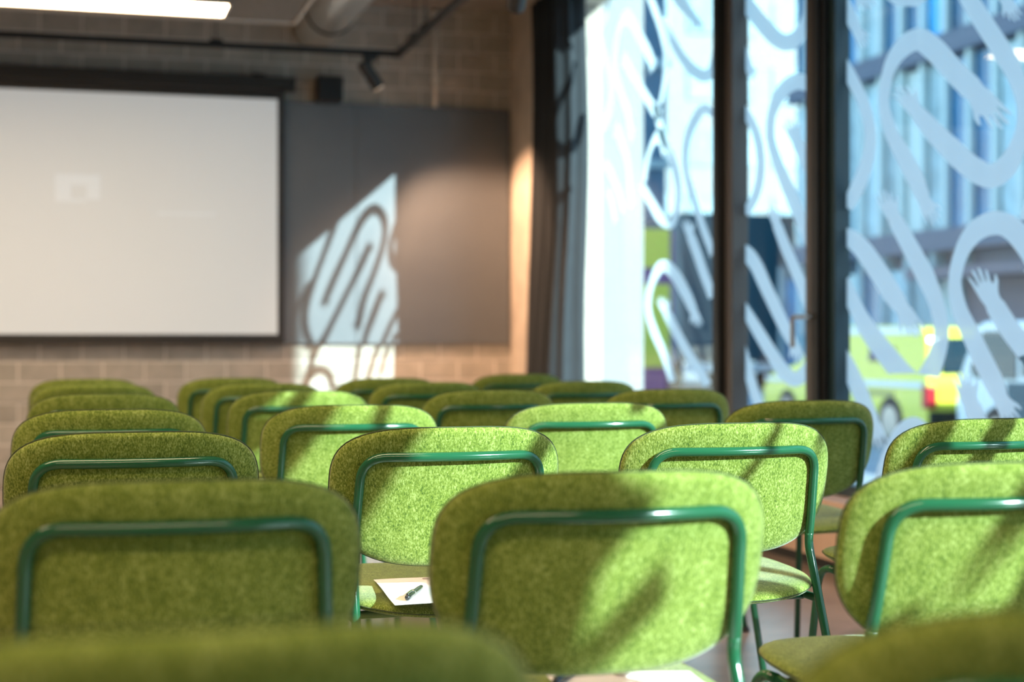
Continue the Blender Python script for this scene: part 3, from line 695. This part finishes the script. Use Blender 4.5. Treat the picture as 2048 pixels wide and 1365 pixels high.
# ------------------------------------------------------------------ papers and pens
def sheet(name, px, pyy, px2, pyy2, label, z=.459, wd=.21, cat='paper', marks=True):
    a = on_z(px, pyy, z); b = on_z(px2, pyy2, z); d = (b - a); L_ = .297; d.z = 0; ang = math.atan2(d.y, d.x)
    t = empty(name, (a.x, a.y, z), ang)   # local x along the long side (away from A), local +y to its left
    bm = bmesh.new(); nx = 8; g = [[bm.verts.new((L_ * i / nx, wd * j / 4, .0015 * math.sin(i * .7 + j))) for j in range(5)] for i in range(nx + 1)]
    for i in range(nx):
        for j in range(4): bm.faces.new((g[i][j], g[i + 1][j], g[i + 1][j + 1], g[i][j + 1]))
    o = fin(bm, 'sheet', M['paper'], t); md = o.modifiers.new('s', 'SOLIDIFY'); md.thickness = .0006
    if marks:
        bm = bmesh.new(); ring = [(.025 + .006 * math.cos(q), .105 + .011 * math.sin(q), .003) for q in [2 * math.pi * i / 20 for i in range(20)]]
        tube(bm, ring, .0007, 4, closed=True)
        for k in range(5): box(bm, .0225, .0275, .097 + k * .0035, .0985 + k * .0035, .0025, .0032)
        fin(bm, 'printed_emblem', M['print'], t)
        bm = bmesh.new()
        for k in range(4): box(bm, .276, .279, .085 + k * .010, .0915 + k * .010, .0018, .0026)
        fin(bm, 'printed_line', M['print'], t)
        B('printed_stamp', M['inkblue'], .262, .280, .130, .142, .0018, .0026, t)
    tag(t, label, cat); return t
sheet('paper_sheet', 747, 1160, 791, 1211, 'white paper sheet lying under a black pen on a green seat', z=.4655)
sheet('paper_sheet', 1092, 1351, 1150, 1420, 'white paper sheet under the nearest striped chair back, bottom edge', z=.4655)
def pen(a, b, label, z=.4705):
    p = on_z(*a, z); q = on_z(*b, z); d = (q - p).normalized()
    t = empty('ballpoint_pen', p, math.atan2(d.y, d.x)); L_ = .142
    bm = bmesh.new(); tube(bm, [(0, 0, 0), (.004, 0, 0), (.02, 0, 0), (.1, 0, 0), (.125, 0, 0), (L_, 0, 0)], .005, 16, rr=[.0035, .0052, .0055, .0055, .0045, .0012]); fin(bm, 'barrel', M['pen'], t, smooth=True)
    B('clip', M['pen'], .002, .045, -.0015, .0015, .0065, .0085, t, bevel=.0005)
    B('clip_bridge', M['pen'], .002, .007, -.002, .002, .003, .0075, t)
    bm = bmesh.new(); tube(bm, [(.052, 0, 0), (.056, 0, 0)], .0058, 16); fin(bm, 'ring', M['chrome'], t, smooth=True)
    tag(t, label, 'pen')
pen((814, 1197), (858, 1163), 'black ballpoint pen lying across the paper sheet in mid picture')
pen((1108, 1368), (1135, 1350), 'black pen tip on the paper at the bottom edge')

# ------------------------------------------------------------------ outside
GZ = -0.38
tag(B('ground', M['asphalt'], XG + .2, 120, -40, 150, GZ - .2, GZ), kind='structure')
tag(B('sidewalk', M['pave'], XG + .2, 6.2, -40, 10.4, GZ, GZ + .1), kind='structure')
# white side wall just outside the left pane
o = empty('white_outside_wall'); f = on_y(1287, 400, 10.75).x
B('wall_panel', M['ext_side'], XG + .235, f, 10.75, 12.5, GZ, 9.0, o)
B('wall_cap', M['ext_band'], XG + .235, f + .03, 10.72, 12.5, 9.0, 9.06, o)
tag(o, 'blank sunlit white outside wall beyond the pane next to the curtain', 'wall')
# office building across the street
LX0 = 16.0
o = empty('office_building')
B('wall', M['ext_band'], LX0 + .25, LX0 + 12, 8, 33.2, GZ, 22, o)
for z in (2.6, 6.3, 10.0, 13.7, 17.4):
    B('floor_band', M['ext_band'], LX0 - .1, LX0 + .3, 8, 33.2, z, z + .42, o)
bmf = bmesh.new(); box(bmf, -.02, .10, -.07, .07, 0, 3.28); bmesh.ops.recalc_face_normals(bmf, faces=bmf.faces[:]); mef = bpy.data.meshes.new('fin'); bmf.to_mesh(mef); bmf.free(); mef.materials.append(M['ext_fin'])
pm = []
for key in ('ext_glass', 'ext_pale', 'ext_blue', 'ext_fin'):
    b_ = bmesh.new(); box(b_, 0, .06, 0, .66, 0, 3.2); bmesh.ops.recalc_face_normals(b_, faces=b_.faces[:]); me = bpy.data.meshes.new('pane'); b_.to_mesh(me); b_.free(); me.materials.append(M[key]); pm.append(me)
rs = random.Random(3)
for fl, z in enumerate((3.02, 6.72, 10.42)):
    y = 21.6
    while y < 33.0:
        f_ = bpy.data.objects.new('fin', mef); COL.objects.link(f_); f_.parent = o; f_.location = (LX0, y, z)
        q = bpy.data.objects.new('window_pane', rs.choice([pm[0], pm[1], pm[3], pm[1]] if fl == 0 else [pm[0], pm[2], pm[1], pm[2], pm[0]])); COL.objects.link(q); q.parent = o; q.location = (LX0 + .12, y + .09, z)
        y += .83
y = 21.0; k = 0
while y < 33:
    wd_ = 2.4 if y < 25.5 else .8
    B('shopfront', M['ext_brown'] if y < 25.5 else M[('ext_pale', 'ext_glass', 'ext_fin', 'ext_pale')[k % 4]], LX0 + .1, LX0 + .2, y, y + wd_, GZ + .3, 2.3, o)
    B('shop_pillar', M['ext_pale'], LX0 - .02, LX0 + .25, y + wd_, y + wd_ + .16, GZ, 2.6, o); y += wd_ + .16; k += 1
B('canopy', M['ext_brown'], LX0 - .6, LX0 + .1, 21, 27, 2.05, 2.25, o)
tag(o, 'tall office building with pale vertical fins and blue panes across the street', 'building')
# far sunlit building
o = empty('pale_far_building')
B('wall', M['ext_white'], 17.5, 48, 60, 72, GZ, 40, o)
b_ = bmesh.new(); box(b_, 0, 1.1, 0, .1, 0, 1.5); me = bpy.data.meshes.new('window_pane'); b_.to_mesh(me); b_.free(); me.materials.append(M['ext_pale'])
for i in range(9):
    for j in range(5):
        q = bpy.data.objects.new('window_pane', me); COL.objects.link(q); q.parent = o; q.location = (20.5 + i * 1.9, 59.93, 2.6 + j * 2.7)
tag(o, 'pale sunlit building with a grid of windows far down the street', 'building')
o = empty('blue_grey_building')
B('wall', M['ext_strip'], on_y(1284, 300, 44).x - 6, on_y(1332, 300, 44).x, 44, 52, GZ, 30, o)
for j in range(7): B('floor_band', M['ext_pale'], on_y(1284, 300, 44).x - 6, on_y(1332, 300, 44).x + .1, 43.9, 44, 3 + j * 3, 3.25 + j * 3, o)
tag(o, 'narrow blue-grey building strip beyond the white outside wall', 'building')
# unseen tower added on the sun side, footprint shaped to shade the middle panes
o = empty('shade_tower'); bm = bmesh.new()
tn = math.tan(SUN_AZ)
def corner(s, lat): return (lat, (s - lat) / tn)
P4 = [corner(4.15, 10), corner(8.3, 10), corner(7.6, 14), corner(4.8, 14)]
lo_ = [bm.verts.new((x, y, GZ)) for x, y in P4]; hi_ = [bm.verts.new((x, y, 19)) for x, y in P4]
bm.faces.new(lo_); bm.faces.new(hi_)
for i in range(4): bm.faces.new((lo_[i], lo_[(i + 1) % 4], hi_[(i + 1) % 4], hi_[i]))
fin(bm, 'wall', M['tower'], o)
tag(o, 'unseen stone tower added across the street to shade the middle panes', 'building')

def wheel(parent, x, y, r=.32, side=-1):
    bm = bmesh.new(); cyl(bm, (x - .1, y, GZ + r), (x + .1, y, GZ + r), r, 24); w_ = fin(bm, 'wheel', M['rubber'], parent, bevel=.02)
    bm = bmesh.new(); cyl(bm, (x + side * .1, y, GZ + r), (x + side * .108, y, GZ + r), r * .62, 16); fin(bm, 'hub_cap', M['chrome'], w_)
def prism(bm, prof, x0, x1):
    a = [bm.verts.new((x0, y, z)) for y, z in prof]; b = [bm.verts.new((x1, y, z)) for y, z in prof]
    bm.faces.new(a); bm.faces.new(b[::-1])
    for i in range(len(prof)): j = (i + 1) % len(prof); bm.faces.new((a[i], a[j], b[j], b[i]))
def car(name, x0, yr, L_, W_, H_, paint, label, cat, van=True):
    t = empty(name, (0, 0, 0)); g = GZ
    y = lambda u: yr + u * L_
    # rear at yr, nose at yr+L
    if van: prof = [(0, .22), (.0, .52), (.012, .9), (.03, .98), (.10, 1.0), (.52, 1.0), (.60, .96), (.72, .66), (.95, .56), (1.0, .42), (1.0, .2), (.97, .16), (.02, .16)]
    else: prof = [(0, .25), (.0, .58), (.01, .66), (.03, .95), (.08, 1.0), (.88, 1.0), (.92, .96), (.975, .66), (.995, .56), (1.0, .42), (1.0, .2), (.97, .16), (.02, .16)]
    bm = bmesh.new(); prism(bm, [(y(u), g + v * H_) for u, v in prof], x0, x0 + W_); fin(bm, 'body', paint, t, bevel=.04)
    def side(nm, m, us, e=.012):
        bm = bmesh.new(); prism(bm, [(y(u), g + v * H_) for u, v in us], x0 - e, x0 + .002); return fin(bm, nm, m, t)
    if van:
        side('side_window', M['carglass'], [(.46, .64), (.46, .92), (.57, .92), (.67, .64)])
        side('roof_stripe', M['white'], [(.04, .93), (.04, .985), (.55, .985), (.55, .93)], .016)
        side('side_moulding', M['white'], [(.02, .50), (.02, .55), (.97, .53), (.97, .49)], .02)
        def stroke(bm, u0_, v0, u1_, v1, w_=.035, mt=0):
            a_, b2 = Vector((y(u0_), g + v0 * H_)), Vector((y(u1_), g + v1 * H_)); n_ = Vector((-(b2 - a_).y, (b2 - a_).x)).normalized() * w_ / 2
            q = [a_ - n_, b2 - n_, b2 + n_, a_ + n_]; prism(bm, [(k_.x, k_.y) for k_ in q], x0 - .016, x0)
        bm = bmesh.new()
        for uu in (.30, .25, .20):   # short slanted purple capitals, too blurred in the photograph to read
            stroke(bm, uu, .70, uu - .006, .82); stroke(bm, uu - .006, .82, uu - .02, .72); stroke(bm, uu - .02, .72, uu - .034, .82); stroke(bm, uu - .034, .82, uu - .03, .70)
        fin(bm, 'small_lettering', M['purple'], t); bm = bmesh.new()
        for k in range(11): stroke(bm, .40 - k * .022, .42, .395 - k * .022, .46, .03)
        fin(bm, 'side_lettering', M['print'], t)
        B('rear_window', M['carglass'], x0 + .2, x0 + W_ - .2, yr - .012, yr + .05, g + .62 * H_, g + .9 * H_, t)
    else:
        side('side_window', M['carglass'], [(.12, .66), (.14, .9), (.30, .93), (.30, .66)])
        side('side_window', M['carglass'], [(.32, .62), (.32, .93), (.56, .93), (.56, .62)]); side('side_window', M['carglass'], [(.58, .62), (.58, .93), (.72, .93), (.72, .62)]); side('front_window', M['carglass'], [(.74, .60), (.74, .93), (.88, .93), (.94, .66), (.92, .60)]); side('door_panel', M['darkteal'], [(.2, .3), (.2, .58), (.78, .58), (.78, .3)])
        B('rear_window', M['carglass'], x0 + .15, x0 + W_ - .15, yr - .0, yr + .3, g + .7 * H_, g + .9 * H_, t)
    B('rear_bumper', M['blackmetal'], x0 + .02, x0 + W_ - .02, yr - .05, yr + .06, g + .2 * H_, g + .32 * H_, t, bevel=.02)
    B('number_plate', M['white'], x0 + W_ / 2 - .25, x0 + W_ / 2 + .25, yr - .02, yr + .0, g + .38 * H_, g + .46 * H_, t)
    for xx in (x0 - .015, x0 + W_ - .12): B('tail_light', M['red'], xx, xx + .135, yr - .02, yr + .12, g + .34 * H_, g + .52 * H_, t, bevel=.02)
    for xx, s in ((x0 + .09, -1), (x0 + W_ - .09, 1)):
        for u in (.19, .82): wheel(t, xx, y(u), .31, s)
    tag(t, label, cat)
vr = on_z(1862, 900, GZ)
p = on_z(1855, 905, GZ); vX, vY = p.x, p.y
car('delivery_van', vX, vY, 4.5, 1.75, 1.47, M['yellow'], 'yellow panel van with purple lettering parked outside the windows', 'van')
car('parked_car', vX - .35, vY - 1.2 - 4.3, 4.3, 1.75, 1.50, M['silver'], 'silver car with dark windows parked behind the yellow van', 'car', van=False)
# dark truck down the street
o = empty('box_truck'); yk = 36; xa, xb_ = on_y(1362, 430, yk).x, on_y(1592, 430, yk).x; ztp = on_y(1480, 428, yk).z
B('cargo_box', M['darkteal'], xa, xb_, yk, yk + 6, .35, ztp, o, bevel=.03)
B('cargo_door', M['darkteal'], xa + .08, (xa + xb_) / 2 - .01, yk - .03, yk, .45, ztp - .12, o); B('cargo_door', M['darkteal'], (xa + xb_) / 2 + .01, xb_ - .08, yk - .03, yk, .45, ztp - .12, o)
B('rear_bumper', M['white'], xa + .05, xb_ - .05, yk - .08, yk, .1, .32, o)
for xx in (xa + .25, xb_ - .25):
    bm = bmesh.new(); cyl(bm, (xx - .14, yk + 1.2, GZ + .45), (xx + .14, yk + 1.2, GZ + .45), .45, 20); fin(bm, 'wheel', M['rubber'], o)
    bm = bmesh.new(); cyl(bm, (xx - .14, yk + 4.8, GZ + .45), (xx + .14, yk + 4.8, GZ + .45), .45, 20); fin(bm, 'wheel', M['rubber'], o)
tag(o, 'dark teal box truck standing down the street beyond the door', 'truck')
# yellow advertising pillar
yk = 24; xa, xb_ = on_y(1286, 500, yk).x, on_y(1340, 500, yk).x; z1_, z0_ = on_y(1310, 458, yk).z, on_y(1310, 735, yk).z
o = empty('advertising_pillar')
B('upper_panel', M['yellow2'], xa - .5, xb_, yk, yk + .2, z0_ + (z1_ - z0_) * .72, z1_, o); B('lower_panel', M['yellow2'], xa - .5, xb_, yk, yk + .2, z0_, z0_ + (z1_ - z0_) * .60, o)
B('middle_band', M['purple'], xa - .5, xb_ - .02, yk + .01, yk + .19, z0_ + (z1_ - z0_) * .60, z0_ + (z1_ - z0_) * .72, o)
B('side_edge', M['purple'], xb_, xb_ + .06, yk, yk + .2, z0_, z1_, o); B('base', M['purple'], xa - .4, xb_ - .05, yk + .02, yk + .18, GZ, z0_, o)
tag(o, 'yellow and purple advertising pillar on the street beyond the first pane', 'sign')
